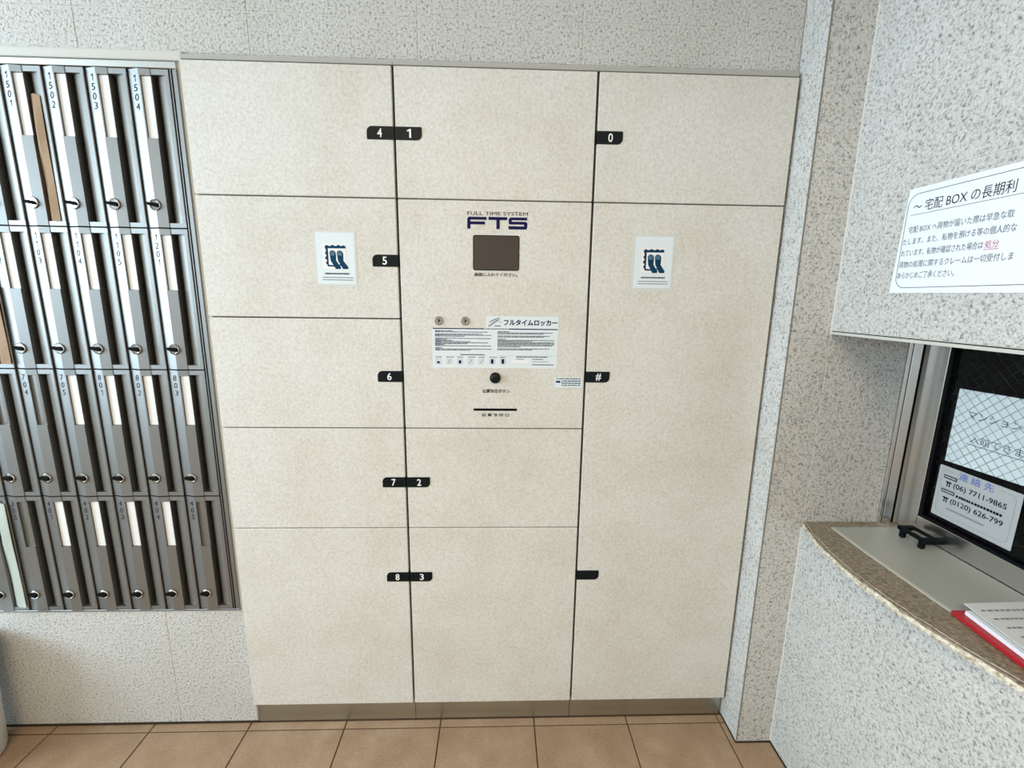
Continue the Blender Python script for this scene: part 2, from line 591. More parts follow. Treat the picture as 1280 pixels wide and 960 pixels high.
# rest of the entrance hall
struct(MB().box(ROOM_X, 1.9, ROOM_Y - 0.1, ROOM_Y, 0, ROOM_Z).build('wall_rear', PLASTER))
wl = MB()
wl.box(ROOM_X - 0.1, ROOM_X, ROOM_Y, -2.55, 0, ROOM_Z)
wl.box(ROOM_X - 0.1, ROOM_X, -0.15, 0.12, 0, ROOM_Z)
wl.box(ROOM_X - 0.1, ROOM_X, -2.55, -0.15, 2.40, ROOM_Z)
wl.box(ROOM_X - 0.1, ROOM_X, -2.55, -0.15, 0, 1.0)
struct(wl.build('wall_left', PLASTER))
# the office behind the window
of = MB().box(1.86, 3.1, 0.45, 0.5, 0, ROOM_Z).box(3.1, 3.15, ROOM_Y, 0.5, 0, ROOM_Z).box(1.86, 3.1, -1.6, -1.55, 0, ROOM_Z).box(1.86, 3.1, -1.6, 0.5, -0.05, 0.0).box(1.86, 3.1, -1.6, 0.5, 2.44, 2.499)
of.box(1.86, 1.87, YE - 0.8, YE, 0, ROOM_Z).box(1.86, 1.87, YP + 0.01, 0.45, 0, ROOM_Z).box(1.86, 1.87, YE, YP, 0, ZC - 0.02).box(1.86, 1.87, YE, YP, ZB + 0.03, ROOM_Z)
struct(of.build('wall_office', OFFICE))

# ceiling lamps over the hall
for lx, ly, e, lc in ((0.35, -2.3, 36, (1, 0.80, 0.56)),):
    t = thing('ceiling_light', (lx, ly, ROOM_Z), 'flush rectangular ceiling light panel of the entrance hall', 'ceiling light')
    MB().bevbox(lx - 0.63, lx + 0.63, ly - 0.17, ly + 0.17, ROOM_Z - 0.03, ROOM_Z, 0.006).build('housing', WHITE, t)
    em = bpy.data.materials.get('lamp_diffuser')
    if em is None:
        em = mat('lamp_diffuser', (0.9, 0.88, 0.8, 1))
    MB().box(lx - 0.6, lx + 0.6, ly - 0.14, ly + 0.14, ROOM_Z - 0.034, ROOM_Z - 0.030).build('diffuser', em, t)
    area('ceiling_lamp_offscreen', (lx, ly, ROOM_Z - 0.04), (0, 0, -1), 1.2, 0.28, e, lc)

# ------------------------------------------------------------------ parcel lockers
DY0, DY1 = -0.020, -0.002
G = 0.0015
LF = front(DY0)


def locker_unit(i, label):
    x0, x1 = LX[i], LX[i + 1]
    t = thing('parcel_locker', ((x0 + x1) / 2, 0.19, 0), label, 'locker', 'delivery locker columns')
    MB().box(x0, x1, DY1 + 0.001, 0.39, LZ0 - 0.004, LTOP + 0.0).build('carcass', DARK, t)
    MB().box(x0 + 0.0008, x1 - 0.0008, 0.0, 0.39, 0.004, LZ0 - 0.004).box(x0, x1, 0.004, 0.38, 0, 0.006, 1).build('kick_plate', [KICK, BLACK], t)
    MB().bevbox(x0, x1, -0.017, 0.01, LTOP + 0.0015, LTOP + 0.012, 0.001).build('top_rail', RAIL, t)
    return t


def door(t, i, k0, k1, name='door'):
    l = 0.0031 if i > 0 else 0.0
    r = 0.0031 if i < 2 else 0.0
    m = MB().bevbox(LX[i] + l, LX[i + 1] - r, DY0, DY1, LZ0 + LU * k0 + G * (k0 > 0), LZ0 + LU * k1 - G, 0.0013)
    return m.build(name, LAM, t)


def handle(d, i, zc, s, left):
    """Tab at a door's free edge; left: the tab lies left of its seam."""
    wd, h = 0.0655, 0.0300
    m = MB()
    if left:
        xe = LX[i + 1] - 0.0012
        x0, x1 = xe - wd, xe
        poly = rrect(x0, x1, zc - h / 2, zc + h / 2, 0.013, 6, (0.2, 0, 0, 1))
    else:
        xe = LX[i] + 0.0012
        x0, x1 = xe, xe + wd
        poly = rrect(x0, x1, zc - h / 2, zc + h / 2, 0.013, 6, (0, 1, 0.2, 0))
    m.prism(poly, LF, -0.006, 0.0012)
    xa, xb = (x0 + 0.013, x1 - 0.003) if left else (x0 + 0.003, x1 - 0.013)
    outline(m, LF, xa, xb, zc - h / 2 + 0.003, zc + h / 2 - 0.003, 0.004, 0.0006, 0.0014, 2)
    if s:
        cx = (x0 + x1) / 2 - 0.0015 if left else (x0 + x1) / 2 + 0.002
        ww = 0.0095 if s == '1' else (0.015 if s == '#' else 0.0115)
        add_text(m, s, LF, cx - ww / 2, cx + ww / 2, zc - 0.0100, zc + 0.0100, 0.0018, 1, 0.014)
    return m.build('handle', [HANDLE, WHITE_INK, mat('handle_groove', (0.012, 0.020, 0.022, 1), 0.4, 0, 0.2)], d)


def hands_sticker(d, x0, x1, z0, z1):
    m = MB()
    wd, ht = x1 - x0, z1 - z0
    m.prism([(x0, z0), (x1, z0), (x1, z1), (x0, z1)], LF, 0, 0.0005, 1)
    m.flat([(x0 + wd * .045, z0 + ht * .04), (x1 - wd * .045, z0 + ht * .04), (x1 - wd * .045, z1 - ht * .03), (x0 + wd * .045, z1 - ht * .03)], LF, 0.0007, 0)
    Q = lambda px, py: (x0 + (px - 110) / 530 * wd, z0 + (850 - py) / 680 * ht)
    sq = [Q(215, 325), Q(510, 325), Q(510, 632), Q(215, 632)][::-1]
    m.flat(sq, LF, 0.0009, 3)

    def poly(ps, mi, dd):
        q = [Q(*p) for p in ps]
        a = sum(q[i][0] * q[(i + 1) % len(q)][1] - q[(i + 1) % len(q)][0] * q[i][1] for i in range(len(q)))
        m.flat(q if a > 0 else q[::-1], LF, dd, mi)

    def disc(cx, cy, r, mi, dd):
        poly([(cx + r * math.cos(a * math.pi / 8), cy + r * math.sin(a * math.pi / 8)) for a in range(16)], mi, dd)
    for j, (cx, cy) in enumerate(((272, 370), (345, 366), (418, 366), (482, 370), (268, 440), (266, 500), (272, 560))):
        disc(cx, cy, 27 if j < 4 else 22, 2, 0.0010 + j * 0.00001)
    poly([(284, 380), (508, 380), (508, 584), (284, 584)], 3, 0.00109)
    poly([(250, 352), (500, 352), (500, 382), (250, 382)], 2, 0.00112)
    poly([(255, 352), (285, 352), (285, 602), (268, 602)], 2, 0.00113)
    poly([(275, 582), (350, 588), (352, 606), (275, 604)], 2, 0.00114)
    poly([(420, 575), (455, 580), (445, 598), (418, 590)], 2, 0.00114)
    for dx in (0, 92):
        k = 1.0
        poly([(300 + dx, 432), (318 + dx, 410), (345 + dx, 405), (372 + dx, 420), (384 + dx, 450), (380 + dx, 530), (440 + dx, 615), (428 + dx, 634), (370 + dx, 634), (312 + dx, 535)], 2, 0.00116)
        poly([(306 + dx, 436), (325 + dx, 416), (355 + dx, 418), (368 + dx, 445), (366 + dx, 470), (312 + dx, 466)], 4, 0.00118)
        for q in range(3):
            poly([(322 + dx + q * 16, 412), (325 + dx + q * 16, 412), (325 + dx + q * 16, 450), (322 + dx + q * 16, 450)], 2, 0.0012)
    a, _ = Q(230, 0)
    b_, _ = Q(540, 0)
    dashes(m, LF, a, b_, Q(0, 702)[1], 0.0040, 0.0010, 5, 0.3, 0.003, 0.006)
    a, _ = Q(195, 0)
    b_, _ = Q(585, 0)
    for y_ in (745, 775):
        dashes(m, LF, a, b_, Q(0, y_)[1], 0.0022, 0.0010, 6, 0.4, 0.002, 0.009)
    return m.build('warning_sticker', [LABEL, LABEL_RIM, TEAL_INK, WHITE, TEAL_GREY, GREY_INK, PALE_INK], d)


HZ = {1: 0.5255, 2: 0.823, 3: 1.1265, 4: 1.428, 5: 1.729}
u0 = locker_unit(0, 'beige locker column with five doors numbered 4 to 8, beside the letterboxes')
for k0, k1, s in ((0, 2, '8'), (2, 3, '7'), (3, 4, '6'), (4, 5, '5'), (5, 6, '4')):
    d = door(u0, 0, k0, k1)
    handle(d, 0, HZ[k1 - 1], s, True)
    if s == '5':
        hands_sticker(d, 0.2165, 0.3225, 1.362, 1.499)
u1 = locker_unit(1, 'beige locker column with touch screen panel, instruction sheet and doors 1 to 3')
for k0, k1, s in ((0, 2, '3'), (2, 3, '2'), (5, 6, '1')):
    d = door(u1, 1, k0, k1)
    handle(d, 1, HZ[k1 - 1], s, False)
u2_ = locker_unit(2, 'beige locker column with tall hash door below door 0, beside the granite return')
d = door(u2_, 2, 5, 6)
handle(d, 2, 1.7305, '0', False)
d = door(u2_, 2, 0, 5)
handle(d, 2, 1.129, '#', False)
handle(d, 2, 0.5275, '', False)
hands_sticker(d, 1.0345, 1.1435, 1.363, 1.5025)

# control panel
cp = door(u1, 1, 3, 5, 'control_panel')
m = MB()
K = 0.1528 / 648
LQ = lambda px, py: (0.6052 + (px - 122) * K, 1.5387 - (py - 180) * K * 0.98)


def logo(ps, dy=0):
    q = [LQ(x, y - dy) for x, y in ps]
    a = sum(q[i][0] * q[(i + 1) % len(q)][1] - q[(i + 1) % len(q)][0] * q[i][1] for i in range(len(q)))
    m.flat(q if a > 0 else q[::-1], LF, 0.0005)


logo([(122, 200), (128, 186), (142, 178), (330, 178), (330, 208), (156, 208), (156, 210), (122, 210)])
logo([(122, 210), (156, 210), (156, 304), (122, 304)])
logo([(152, 226), (314, 226), (314, 257), (152, 257)])
logo([(350, 180), (552, 180), (552, 212), (350, 212)], 4)
logo([(436, 208), (472, 208), (472, 307), (436, 307)], 4)
logo([(568, 210), (575, 196), (590, 189), (768, 187), (768, 217), (602, 217), (602, 232), (568, 232)], 10)
logo([(568, 232), (752, 232), (770, 246), (770, 262), (580, 262), (568, 252)], 10)
logo([(735, 260), (770, 260), (770, 282), (735, 282)], 10)
logo([(566, 280), (770, 280), (768, 300), (755, 314), (566, 314)], 10)
m.build('logo', NAVY_INK, cp)
add_text(MB(), 'FULL TIME SYSTEM', LF, 0.6055, 0.7590, 1.5435, 1.5520, 0.0005, 0, 0.0).build('lettering', BLACK_INK, cp)
m = MB()
outline(m, LF, 0.6195, 0.7388, 1.4075, 1.4950, 0.006, 0.002, 0.0008, 1)
m.prism(rrect(0.6208, 0.7375, 1.4087, 1.4937, 0.005), LF, -0.004, 0.0006, 0)
m.build('screen', [SCREEN, BLACK], cp)
add_text(MB(), '画面にふれてください。', LF, 0.6230, 0.7353, 1.3926, 1.4015, 0.0005, 0, 0.02).build('lettering', BLACK_INK, cp)
for kx in (0.5288, 0.5983):
    m = MB()
    fr = ((kx, DY0, 1.2768), (1, 0, 0), (0, 0, 1))
    m.lathe([(0.0115, 0), (0.0115, 0.002), (0.0100, 0.0035), (0.0075, 0.0035), (0.0070, 0.0022), (0.0040, 0.0020)], fr, 20, 0)
    m.flat(rrect(-0.0012, 0.0012, -0.0050, 0.0050, 0.001, 3), fr, 0.0024, 1)
    m.flat(rrect(-0.0012, 0.0042, -0.0012, 0.0020, 0.001, 3), fr, 0.0025, 1)
    m.build('key_lock', [KEYSTEEL, BLACK], cp)
# instruction sheet
m = MB()
m.prism([(0.5105, 1.1515), (0.8460, 1.1515), (0.8460, 1.2905), (0.6535, 1.2905), (0.6535, 1.2585), (0.5105, 1.2585)], LF, 0, 0.0005, 0)
m.flat([(0.5125, 1.2555), (0.6490, 1.2555), (0.6490, 1.2582), (0.5125, 1.2582)], LF, 0.0008, 1)
m.flat([(0.7130, 1.2555), (0.8440, 1.2555), (0.8440, 1.2582), (0.7130, 1.2582)], LF, 0.0008, 1)
dashes(m, LF, 0.652, 0.711, 1.2555, 0.0030, 0.0008, 3, 0.3, 0.003, 0.009)
add_text(m, 'フルタイムロッカー', LF, 0.7005, 0.8430, 1.2660, 1.2825, 0.0008, 1, 0.035)
# small drawing beside the title: an elongated loop with hatching
m.tube([(0.660 + 0.030 * t, DY0 - 0.0009, 1.2655 + 0.019 * t) for t in (0, 0.5, 1)], 0.0007, 4, 2)
m.tube([(0.664 + 0.024 * t, DY0 - 0.0009, 1.2640 + 0.015 * t + 0.003 * math.sin(3 * t)) for t in (0, 0.3, 0.6, 1)], 0.0006, 4, 2)
m.tube([(0.660, DY0 - 0.0009, 1.2655), (0.6605, DY0 - 0.0009, 1.2630), (0.664, DY0 - 0.0009, 1.2640)], 0.0006, 4, 2)
for q in range(6):
    m.tube([(0.661 + q * 0.004, DY0 - 0.0009, 1.273 + q * 0.0018), (0.666 + q * 0.0042, DY0 - 0.0009, 1.279 + q * 0.0018)], 0.0005, 4, 2)
dashes(m, LF, 0.676, 0.692, 1.2640, 0.0022, 0.0008, 1, 0.3, 0.002, 0.004)
m.flat(rrect(0.6905, 0.6930, 1.2740, 1.2765, 0.001, 3), LF, 0.0008, 1)
z = 1.2500
rows_l = [(1, .3), (1, .9), (0, 0), (1, .8), (1, .95), (1, .5), (0, 0), (1, .95), (1, .2), (1, .3), (1, .6), (1, .9), (1, .55), (1, .15), (1, .95), (0, 0), (1, .12), (1, .95), (1, .6)]
for on_, f in rows_l:
    if on_:
        dashes(m, LF, 0.518, 0.518 + 0.157 * f, z, 0.0019, 0.0008, 2, 0.30, 0.004, 0.016)
        dashes(m, LF, 0.518, 0.532, z, 0.0018, 0.0009, 1, 0.5, 0.003, 0.006)
    z -= 0.00285
z = 1.2490
for on_, f in [(1, .2), (1, .95), (1, .8), (0, 0), (1, .9), (1, .8), (0, 0), (1, .15), (1, .98), (1, .6), (1, .98), (1, .98), (1, .98), (1, .95), (1, .4), (0, 0), (1, .9), (1, .6)]:
    if on_:
        dashes(m, LF, 0.684, 0.684 + 0.155 * f, z, 0.0019, 0.0008, 2, 0.30, 0.004, 0.016)
    z -= 0.00285
dashes(m, LF, 0.585, 0.650, 1.1865, 0.0024, 0.0008, 1, 0.4, 0.003, 0.007)
for q in range(7):
    ix = 0.5185 + q * 0.0288
    dashes(m, LF, ix, ix + 0.017 + 0.004 * (q % 2), 1.1800, 0.0020, 0.0008, 2, 0.4, 0.003, 0.006)
    outline(m, LF, ix + 0.001, ix + 0.0145, 1.1620, 1.1765, 0.002, 0.0007, 0.0008, 3)
    if q in (0, 2, 5, 6):
        m.flat(rrect(ix + 0.004, ix + 0.011, 1.1635, 1.1635 + (0.006, 0, 0.009, 0, 0, 0.012, 0.013)[q], 0.002, 3), LF, 0.0009, 1)
    else:
        m.flat([(ix + 0.004, 1.165), (ix + 0.0065, 1.165), (ix + 0.011, 1.174), (ix + 0.0085, 1.174)], LF, 0.0009, 3)
m.flat([(0.686, 1.186), (0.844, 1.186), (0.844, 1.1864), (0.686, 1.1864)], LF, 0.0008, 3)
dashes(m, LF, 0.735, 0.820, 1.1815, 0.0024, 0.0008, 1, 0.4, 0.003, 0.008)
m.flat(rrect(0.722, 0.770, 1.1660, 1.1735, 0.001, 3), LF, 0.0009, 4)
dashes(m, LF, 0.735, 0.755, 1.1755, 0.0018, 0.0010, 2, 0.4, 0.003, 0.006)
dashes(m, LF, 0.778, 0.808, 1.1755, 0.0022, 0.0008, 2, 0.4, 0.003, 0.006)
dashes(m, LF, 0.778, 0.822, 1.1690, 0.0016, 0.0008, 3, 0.4, 0.003, 0.006)
dashes(m, LF, 0.778, 0.836, 1.1605, 0.0022, 0.0008, 1, 0.3, 0.003, 0.008)
m.build('instruction_sheet', [LABEL, NAVY_INK, GREY_INK, PALE_INK, PAPER], cp)
# button, slot, their captions
m = MB()
fr = ((0.6785, DY0, 1.1250), (1, 0, 0), (0, 0, 1))
m.lathe([(0.0150, 0), (0.0150, 0.004), (0.0135, 0.0055), (0.0125, 0.0055), (0.0120, 0.009), (0.0100, 0.0115), (0.004, 0.0122)], fr, 24)
m.build('button', mat('black_button', (0.006, 0.006, 0.007, 1), 0.4, 0, 0.2), cp, True)
add_text(MB(), '伝票捺印ボタン', LF, 0.6437, 0.7181, 1.0825, 1.0935, 0.0005, 0, 0.02).build('lettering', BLACK_INK, cp)
MB().prism(rrect(0.6196, 0.7386, 1.0325, 1.0390, 0.001, 3), LF, -0.004, 0.0008).build('stamp_slot', BLACK, cp)
add_text(MB(), '伝 票 捺 印 口', LF, 0.6415, 0.7167, 1.0158, 1.0252, 0.0005, 0, 0.02).build('lettering', BLACK_INK, cp)
m = MB().prism(rrect(0.8410, 0.9165, 1.0990, 1.1275, 0.001, 3), LF, 0, 0.0004, 0)
dashes(m, LF, 0.846, 0.912, 1.1222, 0.0028, 0.0006, 2, 0.4, 0.003, 0.008)
m.flat([(0.8435, 1.1125), (0.8520, 1.1125), (0.8520, 1.1105), (0.8580, 1.1150), (0.8520, 1.1195), (0.8520, 1.1178), (0.8435, 1.1178)], LF, 0.0006, 1)
for q in range(3):
    dashes(m, LF, 0.860, 0.912, 1.1160 - q * 0.0060, 0.0028, 0.0006, 1 if q < 2 else 2, 0.4, 0.004, 0.010)
m.build('small_label', [LABEL, TEAL_INK, GREY_INK], cp)

# ------------------------------------------------------------------ letterboxes
CW, CH = 0.0985, 0.3627
CZ0, CXR = 0.412, -0.103
fx = thing('mailbox_cabinet', ((MX0 + MX1) / 2, 0, MZ0), 'brushed steel housing round the whole bank of letterboxes', 'cabinet')
MB().bevbox(MX0, MX1, -0.006, 0.05, CZ0 + 4 * CH + 0.0005, MZ1, 0.001).build('head_rail', STEEL_H, fx)
MB().bevbox(MX0, MX1, -0.004, 0.05, MZ0, CZ0 - 0.001, 0.001).build('bottom_rail', STEEL, fx)
MB().box(-0.1005, -0.0985, -0.0045, 0.05, CZ0, CZ0 + 4 * CH).box(-0.0955, -0.0865, -0.003, 0.05, CZ0, CZ0 + 4 * CH).box(-0.0865, MX1, -0.006, 0.05, CZ0, CZ0 + 4 * CH).build('side_rail', STEEL, fx)
MB().box(MX0, MX1, 0.066, 0.070, CZ0, CZ0 + 4 * CH).build('back_plate', GUIDE, fx)

g = 0.0011
PW = 0.0555
h0, h1 = 0.0018, CH - 0.0018
zc0, zc1 = 0.575 * CH, 0.955 * CH
prof = [(g, 0.02), (g, -0.0005), (0.030, -0.0090), (PW, -0.0062), (PW, 0.02)]
prof_n = [(g, 0.02), (g, -0.0005), (0.030, -0.0090), (0.0325, -0.0090), (0.0325, -0.0035), (PW, -0.0035), (PW, 0.02)]
TOPF = ((0, 0, 0), (1, 0, 0), (0, 1, 0))
panel = MB()
for pf, a, b_ in ((prof, h0, zc0), (prof_n, zc0, zc1), (prof, zc1, h1)):
    panel.prism(pf, TOPF, a, b_)
panel_me = panel.mesh('door_panel', STEEL)
surround = MB()
surround.box(PW, CW - g, -0.0050, 0.022, h0, 0.034 * CH).box(PW, CW - g, -0.0050, 0.022, 0.962 * CH, h1).bevbox(0.0880, CW - g, -0.0050, 0.022, 0.03 * CH, 0.965 * CH, 0.0012)
surround_me = surround.mesh('slot_surround', STEEL)
gd = MB()
gp = [(PW + 0.0060, 0.0150), (PW + 0.0080, 0.0085), (PW + 0.0140, 0.0045), (PW + 0.0230, 0.0005), (0.0885, -0.0030)]
for i in range(len(gp) - 1):
    (xa, ya), (xb, yb) = gp[i], gp[i + 1]
    gd.add([(xa, ya, h0), (xb, yb, h0), (xb, yb, h1), (xa, ya, h1)], [(0, 1, 2, 3)])
guide_me = gd.mesh('slot_guide', GUIDE, smooth=True)
card_me = MB().box(0.0335, PW - 0.0008, -0.0045, -0.0035, zc0 + 0.001, zc1 - 0.001).mesh('name_card', WHITE)
nocard_me = MB().box(0.0335, 0.038, -0.0041, -0.0035, zc0 + 0.001, zc1 - 0.001, 0).box(0.0475, PW - 0.0008, -0.0041, -0.0035, zc0 + 0.001, zc1 - 0.001, 0).box(0.0335, PW - 0.0008, -0.0038, -0.0035, zc0 + 0.001, zc0 + 0.008, 0).mesh('empty_card_slot', GUIDE)
lk = MB()
LKF = ((0.0290, -0.0080, 0.0550), (1, 0, 0), (0, 0, 1))
lk.lathe([(0.0132, -0.006), (0.0132, 0.002), (0.0120, 0.0034), (0.0100, 0.0034), (0.0094, 0.0024), (0.002, 0.0024)], LKF, 24, 0)
outline(lk, LKF, -0.0142, 0.0142, -0.0142, 0.0142, 0.0141, 0.0012, 0.0016, 1, 6)
ca, sa = math.cos(math.radians(-14)), math.sin(math.radians(-14))
lev = [(-0.0160, -0.0016), (-0.0130, -0.0048), (0.0016, -0.0046), (0.0086, -0.0040), (0.0102, 0.0004), (0.0044, 0.0050), (-0.0044, 0.0044), (-0.0086, 0.0020), (-0.0150, 0.0024)]
lk.prism([(a * ca - b_ * sa, a * sa + b_ * ca) for a, b_ in lev], LKF, 0.0024, 0.0075, 1)
lock_me = lk.mesh('key_lock', [CHROME, BLACK])

NUM = {(3, 0): '1504', (3, 1): '1503', (3, 2): '1502', (3, 3): '1501',
       (2, 0): '1201', (2, 1): '1105', (2, 2): '1104', (2, 3): '1103', (2, 4): '1102',
       (1, 0): '803', (1, 1): '802', (1, 2): '801', (1, 3): '705', (1, 4): '704', (1, 5): '',
       (0, 0): '405', (0, 1): '404', (0, 2): '403', (0, 3): '402', (0, 4): '401', (0, 5): '305'}
NOCARD = {(1, 4), (1, 5), (1, 6), (0, 0), (0, 5), (0, 6)}
nA = Vector((0.030 - g, -0.0085, 0)).normalized()
for rr in range(4):
    for cc in range(7):
        ox, oz = CXR - CW * (cc + 1), CZ0 + CH * rr
        s = NUM.get((rr, cc), '')
        nth = ('', 'second ', 'third ', 'fourth ', 'fifth ', 'sixth ', 'seventh ')[cc]
        label = '%sletterbox from the lockers in the %s row' % (nth, ('bottom', 'lower middle', 'upper middle', 'top')[rr])
        if cc == 0:
            label = 'letterbox right beside the lockers in the %s row' % ('bottom', 'lower middle', 'upper middle', 'top')[rr]
        label = 'steel ' + label + (', marked ' + s if s else '')
        t = thing('mailbox', (ox, 0, oz), label, 'mailbox', 'bank of steel letterboxes')
        for nm, me in (('door_panel', panel_me), ('slot_surround', surround_me), ('slot_guide', guide_me),
                       ('key_lock', lock_me)) + ((('empty_card_slot', nocard_me),) if (rr, cc) in NOCARD else (('name_card', card_me),)):
            put(nm, me, (ox, 0, oz), t)
        if s:
            m = MB()
            nf = ((ox + g, -0.0005, oz), nA[:], (0, 0, 1))
            top, dig, step = 0.9585 * CH, 0.0150, 0.0205
            for q, ch in enumerate(s):
                zz = top - dig - q * step
                wd = 0.0060 if ch == '1' else 0.0112
                cxn = 0.0165
                add_text(m, ch, nf, cxn - wd / 2, cxn + wd / 2, zz, zz + dig, 0.0004, 0, 0.0, 0.12)
            m.build('number', BLACK_INK, t)


def slot_mail(rr, cc, zf0, zf1, mt, name, label, cat, crease=True, out=-0.002, wide=False):
    ox, oz = CXR - CW * (cc + 1), CZ0 + CH * rr
    m = MB()
    n = 12
    vs, fs = [], []
    for i in range(n + 1):
        f = i / n
        z = oz + CH * (zf0 + (zf1 - zf0) * f)
        bow = 0.004 * math.sin(f * 7.0)
        sk = 0.003 if f > 0.62 else 0.0
        xl, xr = ox + PW + 0.0015 + sk * 0.6, ox + (CW - 0.002 if wide else 0.0872)
        yl, yr = 0.0015 + bow * 0.4, out - 0.005 + bow * 0.2
        xm, ym = (xl + xr) / 2 - 0.003, (yl + yr) / 2 - 0.003 - 0.002 * math.sin(f * 11)
        for th in (0, 0.0018):
            vs += [(xl, yl + th, z), (xm, ym + th, z), (xr, yr + th, z - (0.006 if i == n else 0))]
    for i in range(n):
        a, c = i * 6, (i + 1) * 6
        for q in range(2):
            fs += [(a + q, a + q + 1, c + q + 1, c + q), (a + 3 + q, c + 3 + q, c + 4 + q, a + 4 + q)]
        fs += [(a, c, c + 3, a + 3), (a + 2, a + 5, c + 5, c + 2)]
    fs += [(0, 3, 4, 1), (1, 4, 5, 2), (n * 6, n * 6 + 1, n * 6 + 4, n * 6 + 3), (n * 6 + 1, n * 6 + 2, n * 6 + 5, n * 6 + 4)]
    m.add(vs, fs)
    o = m.build(name, mt)
    tag(o, label, cat)
    return o


slot_mail(3, 3, 0.036, 0.835, KRAFT, 'envelope', 'creased brown kraft envelope sticking in the slot of letterbox 1501', 'envelope')
slot_mail(2, 5, 0.036, 0.60, KRAFT, 'envelope', 'brown sheet added for a brown reflection at the slot next to letterbox 1102', 'envelope', out=-0.005, wide=True)  # added brown sheet in place of a brown reflection on slot and stile
slot_mail(0, 6, 0.036, 0.95, FLYER, 'flyer', 'pale greenish flyer in the bottom row slot next to letterbox 305', 'flyer', out=-0.005, wide=True)

# ------------------------------------------------------------------ reception counter
def counter_arc(off=0.0, n=28):
    a, bq = Vector((XR + 0.002, YP)), Vector((XR + 0.004, -0.640))
    sag = 0.050
    pts = []
    for i in range(n + 1):
        f = i / n
        p = a.lerp(bq, f)
        pts.append((p.x - sag * 4 * f * (1 - f) * (1.0 + 0.25 * (0.5 - f)) + off, p.y))
    return pts


arc = counter_arc()
m = MB()
poly = arc + [(XR + 0.004, YE + 0.002), (1.86, YE + 0.002), (1.86, YP)]
m.prism(poly[::-1] if False else poly, ((0, 0, 0), (1, 0, 0), (0, 1, 0)), ZC - 0.015, ZC, 0)
ct = thing('reception_counter', (1.6, -0.4, ZC - 0.0155), 'brown granite counter slab with curved chipped edge below the reception window', 'counter')
top = m.build('slab', COUNTER, ct)
# rough, broken arris along the curved front
m = MB()
n = len(arc)
random.seed(3)
sec = []
for i, (x, y) in enumerate(arc):
    jx, jz = random.uniform(-0.0014, 0.0014), random.uniform(-0.0016, 0.0016)
    sec.append([(x + 0.007 + jx * 2, y, ZC + 0.0006), (x - 0.0002 + jx, y, ZC - 0.0035 + jz), (x - 0.0030 + jx, y, ZC - 0.009 + jz), (x - 0.0010, y, ZC - 0.0155), (x + 0.012, y, ZC - 0.0155)])
for i in range(n - 1):
    for q in range(4):
        m.add([sec[i][q], sec[i][q + 1], sec[i + 1][q + 1], sec[i + 1][q]], [(0, 1, 2, 3)])
m.build('chipped_edge', EDGE, ct)

# clear vinyl desk sheet
m = MB()
cpoly = [(1.592, -0.128), (1.586, -0.26), (1.586, -0.45), (1.586, -0.70), (1.7885, -0.70), (1.7885, -0.165), (1.782, -0.128)]
m.prism(cpoly, ((0, 0, 0), (1, 0, 0), (0, 1, 0)), ZC + 0.0003, ZC + 0.0018, 0)
m.prism([(1.590, -0.1285), (1.584, -0.26), (1.584, -0.70), (1.592, -0.70), (1.592, -0.26), (1.598, -0.1285)], ((0, 0, 0), (1, 0, 0), (0, 1, 0)), ZC + 0.0002, ZC + 0.0022, 1)
tag(m.build('desk_mat', [MAT_SHEET, MAT_EDGE]), 'greyish clear vinyl sheet lying on the brown counter', 'desk mat')

# ------------------------------------------------------------------ sliding window
wn = struct(put('window_1', None, (1.79, -0.45, ZC)), 'steel reception window with wired glass')
XG = 1.790
fr_ = MB()
fr_.bevbox(1.744, 1.753, YP - 0.006, YP + 0.02, ZC, ZB + 0.01, 0.001).box(1.753, 1.757, YP - 0.001, YP + 0.02, ZC, ZB + 0.01, 1).bevbox(1.757, 1.7815, YP - 0.005, YP + 0.02, ZC, ZB + 0.01, 0.001)
fr_.box(1.7815, 1.7900, YP - 0.002, YP + 0.02, ZC, ZB + 0.01, 2)
fr_.build('jamb', [SASH, GUIDE, BLACK], wn)
MB().bevbox(1.757, 1.86, YE + 0.0, YE + 0.03, ZC, ZB + 0.01, 0.001).build('jamb', SASH, wn)
MB().bevbox(1.757, 1.86, YE, YP, ZB + 0.002, ZB + 0.03, 0.001).build('head', SASH, wn)
ys0, ys1 = -0.1075, -0.160
sash = MB().bevbox(XG, XG + 0.028, ys1, ys0, ZC + 0.0025, ZB + 0.002, 0.0012).build('stile', SASH, wn)
MB().bevbox(XG, XG + 0.028, -0.81, -0.76, ZC + 0.0025, ZB + 0.002, 0.0012).build('stile', SASH, wn)
MB().bevbox(XG + 0.001, XG + 0.028, -0.76, ys1, ZC + 0.0025, 0.7905, 0.0012).build('bottom_rail', SASH, wn)
MB().bevbox(XG + 0.001, XG + 0.028, -0.76, ys1, 1.242, ZB + 0.002, 0.0012).build('top_rail', SASH, wn)
gk = MB()
gk.box(XG + 0.004, XG + 0.024, ys1 - 0.007, ys1, 0.7905, 1.242).box(XG + 0.004, XG + 0.024, -0.76, -0.753, 0.7905, 1.242)
gk.box(XG + 0.004, XG + 0.024, -0.753, ys1 - 0.007, 0.7905, 0.7975).box(XG + 0.004, XG + 0.024, -0.753, ys1 - 0.007, 1.235, 1.242)
gk.build('gasket', RUBBER, wn)
MB().box(XG + 0.009, XG + 0.0150, -0.755, ys1 - 0.005, 0.795, 1.238).build('pane', GLASS, wn)
